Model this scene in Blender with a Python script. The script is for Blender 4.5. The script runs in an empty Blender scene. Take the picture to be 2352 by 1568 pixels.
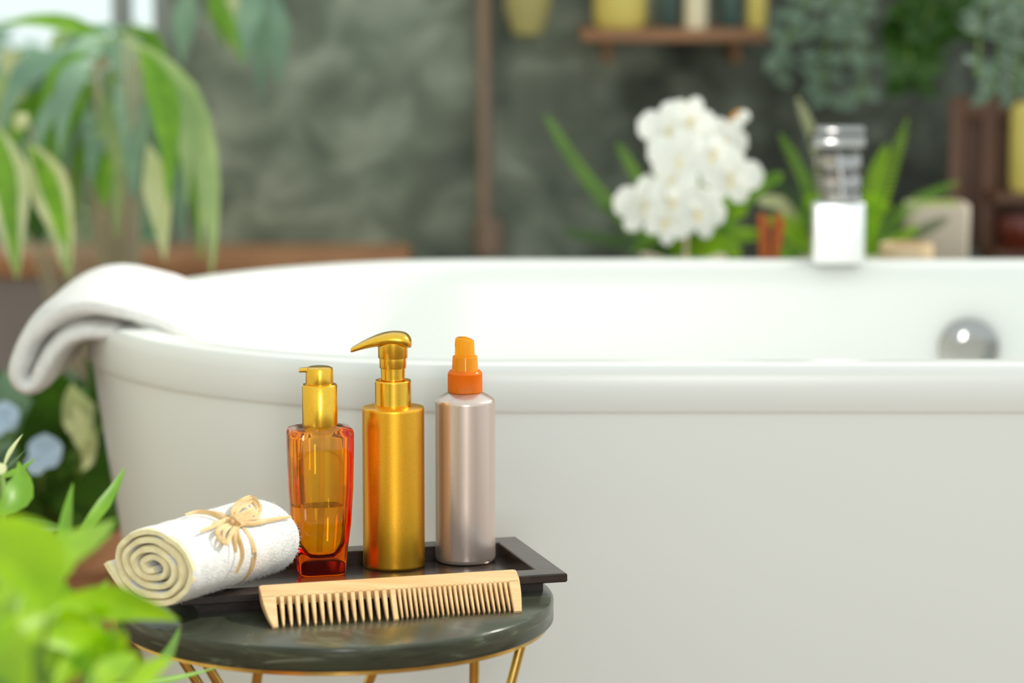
import bpy, bmesh, math, random
from mathutils import Vector, Matrix, noise
random.seed(7)
R = math.radians
sc = bpy.context.scene
COL = sc.collection

# ------------------------------------------------------------------ camera
PITCH = R(8.25); CAMZ = 1.028; FPX = 7187.0
cd = bpy.data.cameras.new('camera'); cam = bpy.data.objects.new('camera', cd); COL.objects.link(cam)
cam.location = (0, 0, CAMZ); cam.rotation_euler = (R(90) - PITCH, 0, 0)
cd.sensor_width = 36; cd.lens = FPX * 36 / 2352
cd.dof.use_dof = True; cd.dof.focus_distance = 2.60; cd.dof.aperture_fstop = 3.4
cd.clip_end = 200
sc.camera = cam

# ------------------------------------------------------------------ world, sun, exposure
w = bpy.data.worlds.new('world'); sc.world = w; w.use_nodes = True
bg = w.node_tree.nodes['Background']; bg.inputs[0].default_value = (0.90, 1.0, 0.99, 1); bg.inputs[1].default_value = 0.95
sd = bpy.data.lights.new('sun', 'SUN'); sd.energy = 3.0; sd.angle = R(1.5); sd.color = (1.0, 0.95, 0.86)
so = bpy.data.objects.new('sun', sd); COL.objects.link(so)
so.rotation_euler = Vector((0.76, 0.32, 0.62)).to_track_quat('Z', 'Y').to_euler(); so.location = (3, 2, 4)
ld = bpy.data.lights.new('garden_window_light', 'AREA'); ld.shape = 'RECTANGLE'; ld.size = 0.42; ld.size_y = 1.6; ld.energy = 38; ld.color = (1, .97, .92)
lo_ = bpy.data.objects.new('garden_window_light', ld); COL.objects.link(lo_); lo_.location = (0.35, -1.6, 1.3)
lo_.rotation_euler = (Vector((0.35, -1.6, 1.3)) - Vector((-.1, 2.6, .55))).to_track_quat('Z', 'Y').to_euler()
sc.view_settings.view_transform = 'Standard'; sc.view_settings.look = 'None'
sc.view_settings.gamma = 1; sc.view_settings.use_curve_mapping = False
sc.view_settings.exposure = 0.17
sc.cycles.max_bounces = 16; sc.cycles.transmission_bounces = 16; sc.cycles.glossy_bounces = 8
sc.cycles.caustics_refractive = True; sc.cycles.caustics_reflective = False
sc.cycles.blur_glossy = 0.5; sc.cycles.sample_clamp_indirect = 8

# ------------------------------------------------------------------ places: a picture ray met with a height or a depth
CAM = Vector((0, 0, CAMZ)); FW = Vector((0, math.cos(PITCH), -math.sin(PITCH))); UP = Vector((0, math.sin(PITCH), math.cos(PITCH)))
def ray(x, y): return FW + Vector(((x - 1176) / FPX, 0, 0)) - UP * ((y - 784) / FPX)
def PZ(x, y, z): d = ray(x, y); return CAM + d * ((z - CAMZ) / d.z)
def PY(x, y, Y): d = ray(x, y); return CAM + d * (Y / d.y)
def zat(y, Y): return PY(1176, y, Y).z

# ------------------------------------------------------------------ materials
def nodes(name):
    m = bpy.data.materials.new(name); m.use_nodes = True
    return m, m.node_tree.nodes, m.node_tree.links
def mat(name, col, rough=0.5, metal=0.0, col2=None, scale=20, detail=4, bump=0, bscale=None, stretch=None, trans=0, ior=1.45,
        transl=0, coat=0, sub=0, lo=0.35, hi=0.65, spec=0.5):
    m, N, L = nodes(name)
    b = N['Principled BSDF']
    b.inputs['Base Color'].default_value = (*col, 1); b.inputs['Roughness'].default_value = rough
    b.inputs['Metallic'].default_value = metal; b.inputs['Transmission Weight'].default_value = trans
    b.inputs['IOR'].default_value = ior; b.inputs['Coat Weight'].default_value = coat
    b.inputs['Specular IOR Level'].default_value = spec
    if sub:
        b.inputs['Subsurface Weight'].default_value = sub; b.inputs['Subsurface Radius'].default_value = (0.01, 0.009, 0.007)
        b.inputs['Subsurface Scale'].default_value = 0.5
    tc = N.new('ShaderNodeTexCoord'); mp = N.new('ShaderNodeMapping'); L.new(tc.outputs['Object'], mp.inputs[0])
    if stretch: mp.inputs['Scale'].default_value = stretch
    n = N.new('ShaderNodeTexNoise'); n.inputs['Scale'].default_value = scale; n.inputs['Detail'].default_value = detail
    L.new(mp.outputs[0], n.inputs['Vector'])
    colout = None
    c2 = col2 or tuple(c * 0.9 for c in col)
    r = N.new('ShaderNodeValToRGB'); r.color_ramp.elements[0].position = lo; r.color_ramp.elements[1].position = hi
    r.color_ramp.elements[0].color = (*c2, 1); r.color_ramp.elements[1].color = (*col, 1)
    L.new(n.outputs['Fac'], r.inputs[0]); L.new(r.outputs[0], b.inputs['Base Color'])
    if bump:
        n2 = N.new('ShaderNodeTexNoise'); n2.inputs['Scale'].default_value = bscale or scale * 4; n2.inputs['Detail'].default_value = 3
        L.new(mp.outputs[0], n2.inputs['Vector'])
        bp = N.new('ShaderNodeBump'); bp.inputs['Strength'].default_value = bump; bp.inputs['Distance'].default_value = 0.002
        L.new(n2.outputs['Fac'], bp.inputs['Height']); L.new(bp.outputs[0], b.inputs['Normal'])
    if transl:
        t = N.new('ShaderNodeBsdfTranslucent'); mx = N.new('ShaderNodeMixShader'); mx.inputs[0].default_value = transl
        L.new(r.outputs[0], t.inputs['Color']); L.new(b.outputs[0], mx.inputs[1]); L.new(t.outputs[0], mx.inputs[2])
        L.new(mx.outputs[0], N['Material Output'].inputs['Surface'])
    return m

def glass_mat(name, col, dens, rough=0.0, ior=1.45):
    m, N, L = nodes(name)
    b = N['Principled BSDF']; b.inputs['Base Color'].default_value = (1, 1, 1, 1)
    b.inputs['Transmission Weight'].default_value = 1; b.inputs['Roughness'].default_value = rough; b.inputs['IOR'].default_value = ior
    if dens:
        v = N.new('ShaderNodeVolumeAbsorption'); v.inputs['Color'].default_value = (*col, 1); v.inputs['Density'].default_value = dens
        L.new(v.outputs[0], N['Material Output'].inputs['Volume'])
    else:
        b.inputs['Base Color'].default_value = (*col, 1)
    return m

def clear_mat():
    m, N, L = nodes('milky_clear_plastic'); t = N.new('ShaderNodeBsdfTransparent'); t.inputs[0].default_value = (1, .95, .82, 1)
    mx = N.new('ShaderNodeMixShader'); mx.inputs[0].default_value = .22; N['Principled BSDF'].inputs['Base Color'].default_value = (.95, .88, .7, 1)
    N['Principled BSDF'].inputs['Roughness'].default_value = .2
    L.new(t.outputs[0], mx.inputs[1]); L.new(N['Principled BSDF'].outputs[0], mx.inputs[2]); L.new(mx.outputs[0], N['Material Output'].inputs['Surface'])
    return m
M = {}
M['acrylic'] = mat('white_acrylic', (0.80, 0.81, 0.78), 0.26, coat=0.0, scale=2, col2=(0.79, 0.80, 0.77))
M['chrome'] = mat('chrome', (0.9, 0.9, 0.9), 0.06, 1.0, scale=5)
M['chrome_darkrefl'] = mat('chrome_dark_reflection', (0.42, 0.41, 0.40), 0.10, 1.0, scale=5)  # chrome with the dark reflections put into its base colour
M['gold'] = mat('satin_gold', (0.92, 0.46, 0.035), 0.36, 1.0, scale=900, col2=(0.80, 0.41, 0.03), coat=0.15)
M['goldcap'] = mat('polished_gold_plastic', (0.88, 0.52, 0.05), 0.24, 1.0, scale=300, col2=(0.84, 0.49, 0.04), coat=0.3)
M['brass'] = mat('brass', (0.75, 0.50, 0.14), 0.16, 1.0, scale=60, col2=(0.62, 0.4, 0.1))
M['pearl'] = mat('pearl_mauve', (0.68, 0.55, 0.48), 0.28, 0.75, scale=1200, col2=(0.64, 0.51, 0.45), coat=0.2)
M['orange'] = mat('orange_translucent_plastic', (1.0, 0.27, 0.004), 0.14, trans=0.1, scale=50, col2=(1.0, 0.24, 0.003), transl=0.4)
M['orange2'] = mat('amber_translucent_plastic', (1.0, 0.56, 0.015), 0.08, trans=0.35, scale=50, col2=(1.0, 0.52, 0.012), transl=0.4)
M['amber'] = glass_mat('amber_glass', (0.995, 0.80, 0.0), 350)
M['oil'] = glass_mat('amber_oil', (1.0, 0.80, 0.2), 40, ior=1.40)
M['tubeplastic'] = clear_mat()
M['wood'] = mat('pale_maple', (0.75, 0.50, 0.25), 0.42, col2=(0.64, 0.39, 0.17), scale=9, detail=6, stretch=(1.2, 14, 14), bump=0.08, bscale=40)
M['tray'] = mat('dark_lacquered_wood', (0.044, 0.028, 0.021), 0.22, col2=(0.024, 0.015, 0.012), scale=14, stretch=(1, 10, 10), bump=0.05)
M['towel'] = mat('white_terry', (0.80, 0.785, 0.76), 0.95, col2=(0.74, 0.725, 0.70), scale=160, bump=0.6, bscale=650, spec=0.1)
M['towelend'] = mat('cream_shaded_end', (0.88, 0.80, 0.53), 0.95, col2=(0.83, 0.73, 0.44), scale=200, bump=0.3, bscale=500, spec=0.1)  # creamy shade on the roll's near end put into its colour
M['raffia'] = mat('raffia', (0.80, 0.57, 0.29), 0.6, col2=(0.68, 0.44, 0.19), scale=60, stretch=(1, 1, 1), bump=0.2, transl=0.15)
M['leaf'] = mat('lime_leaf', (0.38, 0.64, 0.008), 0.38, col2=(0.26, 0.50, 0.006), scale=25, transl=0.45)
M['leafhaze'] = mat('soft_lime_leaf', (0.46, 0.60, 0.24), 0.5, col2=(0.32, 0.46, 0.18), scale=14, transl=0.35)
M['leafmid'] = mat('green_leaf', (0.24, 0.48, 0.03), 0.4, col2=(0.15, 0.35, 0.02), scale=25, transl=0.4)
M['leafdark'] = mat('dark_green_leaf', (0.055, 0.14, 0.012), 0.35, col2=(0.03, 0.09, 0.008), scale=18, transl=0.25)
M['leafpale'] = mat('pale_yellow_green_leaf', (0.70, 0.72, 0.40), 0.45, col2=(0.56, 0.62, 0.28), scale=15, transl=0.3)
M['leafcream'] = mat('variegated_leaf', (0.72, 0.72, 0.48), 0.45, col2=(0.10, 0.26, 0.05), scale=9, stretch=(1, 1, 0.4), transl=0.3, lo=0.47, hi=0.53)
M['leafblue'] = mat('blue_green_leaf', (0.30, 0.46, 0.30), 0.5, col2=(0.20, 0.34, 0.23), scale=12, transl=0.3)
M['leafsilver'] = mat('silver_green_leaf', (0.20, 0.28, 0.20), 0.6, col2=(0.14, 0.21, 0.14), scale=12, transl=0.2)
M['stem'] = mat('green_stem', (0.20, 0.32, 0.06), 0.5)
M['cane'] = mat('pale_cane', (0.62, 0.54, 0.38), 0.6, col2=(0.5, 0.43, 0.29), scale=8)
M['petal'] = mat('white_petal', (0.93, 0.93, 0.89), 0.55, col2=(0.9, 0.9, 0.84), scale=30, transl=0.3)
M['lip'] = mat('yellow_lip', (0.90, 0.78, 0.42), 0.5, transl=0.2)
M['bluepetal'] = mat('pale_blue_petal', (0.62, 0.80, 1.0), 0.5, transl=0.25)
M['bud'] = mat('amber_bud', (0.70, 0.30, 0.03), 0.3)
M['reed'] = mat('red_brown_reed', (0.50, 0.12, 0.02), 0.5, col2=(0.4, 0.09, 0.015), scale=40)
M['stone'] = mat('beige_stone', (0.66, 0.56, 0.45), 0.6, col2=(0.6, 0.5, 0.4), scale=12)
M['palewood'] = mat('pale_wood', (0.72, 0.55, 0.34), 0.5, col2=(0.62, 0.45, 0.26), scale=10, stretch=(1, 8, 8))
M['slab'] = mat('slab_stone', (0.16, 0.16, 0.13), 0.5, col2=(0.1, 0.1, 0.08), scale=9)
M['terra'] = mat('terracotta', (0.55, 0.27, 0.13), 0.75, col2=(0.46, 0.21, 0.10), scale=14, bump=0.1)
M['floor'] = mat('brown_floor', (0.20, 0.12, 0.075), 0.55, col2=(0.14, 0.085, 0.055), scale=4)
M['copper'] = mat('aged_copper', (0.34, 0.22, 0.15), 0.55, 0.2, col2=(0.26, 0.19, 0.14), scale=10)
M['redwood'] = mat('red_brown_wood', (0.15, 0.058, 0.026), 0.45, col2=(0.09, 0.04, 0.02), scale=10, stretch=(6, 6, 1))
M['shelfwood'] = mat('shelf_wood', (0.34, 0.16, 0.075), 0.5, col2=(0.24, 0.11, 0.05), scale=10, stretch=(1, 8, 8))
M['yellow'] = mat('yellow_glaze', (0.72, 0.60, 0.16), 0.4, col2=(0.62, 0.5, 0.12), scale=8)
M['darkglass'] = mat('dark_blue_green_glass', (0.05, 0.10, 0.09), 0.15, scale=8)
M['candle'] = mat('cream_wax', (0.85, 0.76, 0.52), 0.5, scale=8)
M['redpot'] = mat('dark_red_glaze', (0.14, 0.025, 0.012), 0.3, scale=8)
M['soil'] = mat('soil', (0.03, 0.02, 0.013), 0.9, scale=60, bump=0.6)
M['frame'] = mat('grey_window_frame', (0.35, 0.38, 0.36), 0.5)
M['pane'] = glass_mat('window_glass', (0.96, 1.0, 0.98), 0, 0.0, 1.02)
M['grass'] = mat('lawn', (0.30, 0.38, 0.20), 0.9, col2=(0.2, 0.3, 0.12), scale=3)

def stone_wall():
    m, N, L = nodes('slate_plaster'); b = N['Principled BSDF']; b.inputs['Roughness'].default_value = 0.75
    tc = N.new('ShaderNodeTexCoord')
    n = N.new('ShaderNodeTexNoise'); n.inputs['Scale'].default_value = 10; n.inputs['Detail'].default_value = 5; n.inputs['Distortion'].default_value = 0.8
    L.new(tc.outputs['Object'], n.inputs['Vector'])
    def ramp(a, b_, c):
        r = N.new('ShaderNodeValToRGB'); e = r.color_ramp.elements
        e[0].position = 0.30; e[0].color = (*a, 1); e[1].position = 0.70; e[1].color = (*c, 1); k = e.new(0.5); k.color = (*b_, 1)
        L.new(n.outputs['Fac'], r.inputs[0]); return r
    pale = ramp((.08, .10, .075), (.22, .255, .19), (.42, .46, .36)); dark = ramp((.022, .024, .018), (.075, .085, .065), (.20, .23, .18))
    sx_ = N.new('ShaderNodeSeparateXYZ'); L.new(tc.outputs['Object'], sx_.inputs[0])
    mr = N.new('ShaderNodeMapRange'); mr.inputs['From Min'].default_value = -.25; mr.inputs['From Max'].default_value = .45  # haze and shading across the wall put into its colour, paler to darker
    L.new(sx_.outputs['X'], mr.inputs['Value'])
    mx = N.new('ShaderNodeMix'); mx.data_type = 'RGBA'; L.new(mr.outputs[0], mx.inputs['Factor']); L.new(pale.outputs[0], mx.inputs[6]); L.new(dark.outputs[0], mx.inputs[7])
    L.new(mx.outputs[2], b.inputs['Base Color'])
    bp = N.new('ShaderNodeBump'); bp.inputs['Strength'].default_value = 0.4; bp.inputs['Distance'].default_value = 0.01
    L.new(n.outputs['Fac'], bp.inputs['Height']); L.new(bp.outputs[0], b.inputs['Normal'])
    return m
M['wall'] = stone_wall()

def marble():
    m, N, L = nodes('green_grey_marble'); b = N['Principled BSDF']; b.inputs['Roughness'].default_value = 0.2; b.inputs['Specular IOR Level'].default_value = 0.3
    tc = N.new('ShaderNodeTexCoord'); mp = N.new('ShaderNodeMapping'); mp.inputs['Scale'].default_value = (6, 6, 60)
    mp.inputs['Rotation'].default_value = (0, 0, 0.5); L.new(tc.outputs['Object'], mp.inputs[0])
    n = N.new('ShaderNodeTexNoise'); n.inputs['Scale'].default_value = 2.2; n.inputs['Detail'].default_value = 9; n.inputs['Distortion'].default_value = 1.2
    n.inputs['Roughness'].default_value = 0.65
    L.new(mp.outputs[0], n.inputs['Vector'])
    r = N.new('ShaderNodeValToRGB'); e = r.color_ramp.elements
    e[0].position = 0.30; e[0].color = (0.032, 0.034, 0.024, 1); e[1].position = 0.85; e[1].color = (0.30, 0.33, 0.25, 1)
    k = e.new(0.58); k.color = (0.056, 0.062, 0.040, 1)
    L.new(n.outputs['Fac'], r.inputs[0]); L.new(r.outputs[0], b.inputs['Base Color'])
    return m
M['marble'] = marble()

# ------------------------------------------------------------------ mesh helpers
def tagit(o, label=None, cat=None, group=None, kind=None):
    if label: o['label'] = label
    if cat: o['category'] = cat
    if group: o['group'] = group
    if kind: o['kind'] = kind
    return o
def link(name, vf, m, parent=None, origin=None, smooth=True, sharp=40):
    """vf is in world coordinates (or local when origin is given as parent's space)"""
    v, f = vf
    wl = parent_world(parent) if parent else (origin or Vector((0, 0, 0)))
    me = bpy.data.meshes.new(name); me.from_pydata([tuple(Vector(p) - wl) for p in v], [], f); me.update()
    bm = bmesh.new(); bm.from_mesh(me); bmesh.ops.recalc_face_normals(bm, faces=bm.faces); bm.to_mesh(me); bm.free()
    if smooth:
        for p in me.polygons: p.use_smooth = True
        try: me.set_sharp_from_angle(angle=R(sharp))
        except Exception: pass
    o = bpy.data.objects.new(name, me); COL.objects.link(o); me.materials.append(m)
    if parent: o.parent = parent
    else: o.location = wl
    return o
def parent_world(p):
    l = Vector((0, 0, 0))
    while p is not None: l = l + p.location; p = p.parent
    return l
def thing(name, label, cat, loc, group=None):
    o = bpy.data.objects.new(name, None); COL.objects.link(o); o.location = loc; o.empty_display_size = 0.02
    return tagit(o, label, cat, group)
def join(*parts):
    V, F = [], []
    for v, f in parts:
        k = len(V); V += [Vector(p) for p in v]; F += [tuple(i + k for i in q) for q in f]
    return V, F
def lathe(c, prof, seg=48):
    """prof: list of (radius, z) absolute z; c = (x, y)"""
    V, F = [], []
    for r, z in prof:
        for i in range(seg):
            a = 2 * math.pi * i / seg; V.append((c[0] + r * math.cos(a), c[1] + r * math.sin(a), z))
    for j in range(len(prof) - 1):
        for i in range(seg):
            k = (i + 1) % seg; F.append((j * seg + i, j * seg + k, (j + 1) * seg + k, (j + 1) * seg + i))
    if prof[0][0] > 1e-5: F.append(tuple(range(seg)))
    if prof[-1][0] > 1e-5: F.append(tuple((len(prof) - 1) * seg + i for i in range(seg)))
    return V, F
def loft(rings, cap=True, close=True, capend=None):
    n = len(rings[0]); V = [Vector(p) for r in rings for p in r]; F = []
    for j in range(len(rings) - 1):
        for i in range(n if close else n - 1):
            k = (i + 1) % n; F.append((j * n + i, j * n + k, (j + 1) * n + k, (j + 1) * n + i))
    if cap: F.append(tuple(range(n)))
    if cap or capend: F.append(tuple((len(rings) - 1) * n + i for i in range(n)))
    return V, F
def crom(P, n=8):
    P = [Vector(p) for p in P]; out = []
    for i in range(len(P) - 1):
        a = P[i - 1] if i else P[0] * 2 - P[1]; b = P[i]; c = P[i + 1]; d = P[i + 2] if i + 2 < len(P) else P[-1] * 2 - P[-2]
        for k in range(n):
            t = k / n
            out.append(0.5 * ((2 * b) + (c - a) * t + (2 * a - 5 * b + 4 * c - d) * t * t + (3 * b - a - 3 * c + d) * t ** 3))
    out.append(P[-1]); return out
def tube(path, rad, seg=8, flat=1.0, up=None, twist=0.0):
    """swept tube; rad number or list; flat < 1 squeezes it into a strip"""
    P = [Vector(p) for p in path]; n = len(P); rings = []
    ref = Vector(up) if up else Vector((0, 0, 1))
    for i, p in enumerate(P):
        t = (P[min(i + 1, n - 1)] - P[max(i - 1, 0)]).normalized()
        s = t.cross(ref)
        if s.length < 1e-4: s = t.cross(Vector((1, 0, 0)))
        s.normalize(); q = s.cross(t).normalized()
        r = rad[i] if isinstance(rad, (list, tuple)) else rad
        tw = twist * i / max(1, n - 1)
        rings.append([p + s * (r * math.cos(a + 0)) * math.cos(tw) + q * (r * math.cos(a)) * math.sin(tw)
                      + (q * math.cos(tw) - s * math.sin(tw)) * (r * flat * math.sin(a)) for a in [2 * math.pi * k / seg for k in range(seg)]])
    return loft(rings)
def box(x0, x1, y0, y1, z0, z1, bev=0.0, seg=2, M4=None):
    bm = bmesh.new(); bmesh.ops.create_cube(bm, size=1)
    for v in bm.verts: v.co = Vector((x0 + (v.co.x + .5) * (x1 - x0), y0 + (v.co.y + .5) * (y1 - y0), z0 + (v.co.z + .5) * (z1 - z0)))
    if bev: bmesh.ops.bevel(bm, geom=bm.edges[:], offset=bev, segments=seg, affect='EDGES', profile=0.5)
    if M4: bm.transform(M4)
    bm.verts.index_update(); V = [v.co.copy() for v in bm.verts]; F = [tuple(v.index for v in f.verts) for f in bm.faces]; bm.free()
    return V, F
def leaf(base, tip, width, sag=0.0, ctrl=None, nrm=(0, -1, 0.35), fold=0.18, peak=0.42, n=9, rnd_=False):
    """blade from base to tip, bent through ctrl, creased along its midrib"""
    b, t = Vector(base), Vector(tip); c = Vector(ctrl) if ctrl else (b + t) / 2 + Vector((0, 0, sag))
    N0 = Vector(nrm).normalized(); V, F = [], []
    for i in range(n):
        s = i / (n - 1); p = b * (1 - s) ** 2 + c * 2 * s * (1 - s) + t * s * s
        tg = ((c - b) * (1 - s) + (t - c) * s).normalized(); sd = tg.cross(N0)
        if sd.length < 1e-4: sd = Vector((1, 0, 0))
        sd.normalize(); nn = sd.cross(tg).normalized()
        k = (s / peak) ** 0.75 if s < peak else ((1 - s) / (1 - peak)) ** 0.8
        if rnd_: k = (s * (1 - s) * 4) ** .5 * (.75 + .35 * s)
        hw = width / 2 * max(0.03, k)
        V += [p - sd * hw + nn * fold * hw, p - sd * hw * 0.5 + nn * fold * hw * 0.4, p, p + sd * hw * 0.5 + nn * fold * hw * 0.4, p + sd * hw + nn * fold * hw]
    for i in range(n - 1):
        for k in range(4): F.append((i * 5 + k, i * 5 + k + 1, (i + 1) * 5 + k + 1, (i + 1) * 5 + k))
    return V, F
def rrect(a, b, ex, n, rot=0, c=(0, 0), z=0):
    out = []
    for i in range(n):
        t = 2 * math.pi * i / n; ct, st = math.cos(t), math.sin(t)
        x = a * abs(ct) ** (2 / ex) * (1 if ct >= 0 else -1); y = b * abs(st) ** (2 / ex) * (1 if st >= 0 else -1)
        out.append(Vector((c[0] + x * math.cos(rot) - y * math.sin(rot), c[1] + x * math.sin(rot) + y * math.cos(rot), z)))
    return out

# ================================================================== the setting
WY = 4.55
def struct(name, vf, m, smooth=False): return tagit(link(name, vf, m, smooth=smooth), kind='structure')
struct('floor', box(-2.2, 2.6, -0.6, WY, -0.08, 0.0), M['floor'])
ground = struct('floor_garden', box(-6, 4, WY + 0.2, 11, -0.10, -0.02), M['grass'])
WX = PY(400, 300, WY).x
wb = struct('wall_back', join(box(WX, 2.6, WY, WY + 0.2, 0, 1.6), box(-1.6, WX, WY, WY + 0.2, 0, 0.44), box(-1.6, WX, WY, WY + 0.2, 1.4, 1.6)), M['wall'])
lz = zat(573, WY - 0.08); lx1 = PY(942, 580, WY).x
ledge = struct('trim_1', box(-1.6, lx1, WY - 0.16, WY, 0, lz - .03), mat('mauve_plaster', (.36, .30, .29), .8, col2=(.30, .25, .24), scale=6))
link('coping', box(-1.6, lx1 + .003, WY - 0.17, WY, lz - .03, lz, .006), M['terra'], ledge, smooth=False)
struct('added_wall_left', box(-1.75, -1.6, -0.6, WY, 0, 1.6), mat('added_wall_plaster', (.60, .58, .48), .7, col2=(.52, .50, .40), scale=5))  # unseen wall added to cut sky light and shape reflections from the left
deck = struct('trim_2', box(PY(1215, 590, 3.8).x, 1.45, 3.70, 4.04, 0, 0.545, 0.006), M['slab'])
win = bpy.data.objects.new('window_1', None); COL.objects.link(win); win.location = (WX - 0.75, WY + 0.1, 0.44); tagit(win, kind='structure')
wx0, wx1 = -1.6, WX
link('window_frame', join(box(wx0, wx1, WY + .06, WY + .14, .44, .47), box(wx0, wx1, WY + .06, WY + .14, 1.37, 1.4), box(wx1 - .035, wx1, WY + .06, WY + .14, .47, 1.37), box(wx0, wx0 + .035, WY + .06, WY + .14, .47, 1.37)), M['frame'], win, smooth=False)
for x in (PY(262, 100, WY).x, PY(262, 100, WY).x - 0.6):
    link('mullion', box(x - .012, x + .012, WY + .07, WY + .13, .47, 1.37), M['frame'], win, smooth=False)
link('pane', box(wx0 + .035, wx1 - .035, WY + .095, WY + .101, .47, 1.37), M['pane'], win, smooth=False)

# garden hedge beyond the window
hv = []
hr = random.Random(5)
for k in range(5200):
    x = hr.uniform(-2.6, .2); y = hr.uniform(5.9, 6.5); z = hr.uniform(0, 1) ** .7 * (.71 + .05 * math.sin(x * 9) + .04 * math.sin(x * 23))
    a = hr.uniform(0, 6.28); d = Vector((math.cos(a), hr.uniform(-.8, .3), math.sin(a) * .9)).normalized(); l = hr.uniform(.04, .10)
    p = Vector((x, y, z)); hv.append(leaf(p, p + d * l, l * .5, n=3, nrm=(hr.uniform(-.6, .6), -1, hr.uniform(-.2, .8))))
hedge = link('hedge', join(*hv), M['leafblue'], origin=Vector((-1.2, 6.2, 0)))
tagit(hedge, 'pale blue-green garden hedge outside the window', 'hedge', kind='stuff')

# ================================================================== bathtub
TCX, TCY = 0.43, 3.218; SX, EL, EB = 0.45, 0.418, 0.4146
def plan(ix, iy, z, n=40):
    out = []
    for sgn, a0 in ((1, -90), (-1, 90)):
        for i in range(n + 1):
            a = R(a0 + 180 * i / n)
            out.append(Vector((TCX + sgn * SX + (EL - ix) * math.cos(a), TCY + (EB - iy) * math.sin(a), z)))
    return out
tub = thing('bathtub', 'large white freestanding bathtub with an overhanging rim band and tapering glossy skirt', 'bathtub', (TCX, TCY, 0))
band = [(.0055, .0555 + .5), (.001, .556), (0, .558), (0, .585), (.0015, .594), (.005, .599), (.011, .6), (.036, .6), (.041, .598), (.045, .592), (.050, .57), (.062, .48), (.085, .33), (.12, .22), (.17, .165), (.24, .15), (.40, .145)]
link('basin', loft([plan(i * (1.25 if z < .59 and i > .04 else 1), i, z) for i, z in band], cap=False, capend=True), M['acrylic'], tub)
link('skirt', loft([plan(.004 + (.5535 - z) * .15, .003 + (.5535 - z) * .05, z) for z in (.5562, .5535, .45, .3, .15, .03, .0)], cap=False), M['acrylic'], tub)
oc = PY(2225, 800, TCY + EB - .062); ocv = []
bm = []
for r, y in ((.0345, 0), (.0345, -.010), (.033, -.014), (.026, -.0175), (.012, -.0195), (0.0005, -.020)):
    bm.append([Vector((oc.x + r * math.cos(a), oc.y + .006 + y, oc.z + r * math.sin(a))) for a in [2 * math.pi * k / 40 for k in range(40)]])
link('overflow_cover', loft(bm), M['chrome_darkrefl'], tub)

# ================================================================== side table
TC = Vector((-0.1443, 2.512, 0.453)); TR = 0.1785
table = thing('side_table', 'round side table with a green-grey marble top on thin brass legs', 'table', (TC.x, TC.y, 0))
th = .0195
link('tabletop', lathe((TC.x, TC.y), [(0.0005, .453), (.10, .453), (TR - .0024, .453), (TR - .0009, .4525), (TR - .0002, .4515), (TR, .4502), (TR, .453 - th + .002), (TR - .002, .453 - th), (0.0005, .453 - th)], 128), M['marble'], table, sharp=60)
zt = .453 - th
ring = []
for k in range(64):
    a = 2 * math.pi * k / 64; ring.append([Vector((TC.x + r * math.cos(a), TC.y + r * math.sin(a), z)) for r, z in ((TR - .004, zt), (TR - .004, zt - .0035), (TR - .012, zt - .0035), (TR - .012, zt))])
link('top_ring', loft(ring + [ring[0]], cap=False), M['brass'], table)
lr = [];
for k in range(48):
    a = 2 * math.pi * k / 48; lr.append([Vector((TC.x + (.125 + .005 * math.cos(q)) * math.cos(a), TC.y + (.125 + .005 * math.cos(q)) * math.sin(a), .005 + .005 * math.sin(q))) for q in [2 * math.pi * j / 8 for j in range(8)]])
link('foot_ring', loft(lr + [lr[0]], cap=False), M['brass'], table)
def leg(px, py, px2, py2, side):
    """side: -1 rod starts on the near half of the ring, +1 on the far half"""
    x = PZ(px, py, zt).x
    dx = max(-.999, min(.999, (x - TC.x) / (TR - .010))); y = TC.y + side * math.sqrt(1 - dx * dx) * (TR - .010)
    top = Vector((TC.x + dx * (TR - .010), y, zt - .001))
    sl = (px2 - px) / (py2 - py)                 # sideways drift per drop
    h = top.z - .006; bx = top.x + sl * h
    dxb = max(-.98, min(.98, (bx - TC.x) / .125)); by = TC.y + side * math.sqrt(1 - dxb * dxb) * .125
    bot = Vector((TC.x + dxb * .125, by, .006))
    link('leg', tube([top, top.lerp(bot, .5), bot], .0040, 12), M['brass'], table)
for a in ((412, 1512, 448, 1568, -1), (470, 1520, 495, 1568, -1), (592, 1538, 581, 1568, -1), (858, 1538, 842, 1568, -1), (1090, 1505, 1089, 1568, -1), (1199, 1465, 1172, 1568, -1)): leg(*a)

# ================================================================== tray
TZ = .470
FR, FL, BR = PZ(1303, 1316, TZ), PZ(418, 1371, TZ), PZ(1170, 1232, TZ)
ux = (FR - FL).normalized(); uy = Vector((-ux.y, ux.x, 0)); TW = (FR - FL).length; TD = (BR - FR).length
def tr(a, b, z): return FL + ux * a + uy * b + Vector((0, 0, z - TZ))
tray = thing('tray', 'dark brown lacquered wooden tray with a wide flat rim under the bottles', 'tray', tr(TW / 2, TD / 2, .453))
def trect(i, z): return [tr(i, i, z), tr(TW - i, i, z), tr(TW - i, TD - i, z), tr(i, TD - i, z)]
RW = .0215
link('rim', loft([trect(RW, .4625), trect(.001, .4625), trect(0, .4635), trect(0, .469), trect(.001, .47), trect(RW - .0008, .47), trect(RW, .4692), trect(RW, .4625)], cap=False), M['tray'], tray, smooth=False)
FZ = .4585
link('well', loft([trect(.016, .453), trect(.016, .4625), trect(RW, .4625), trect(RW, FZ), ], cap=True), M['tray'], tray, smooth=False)

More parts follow.
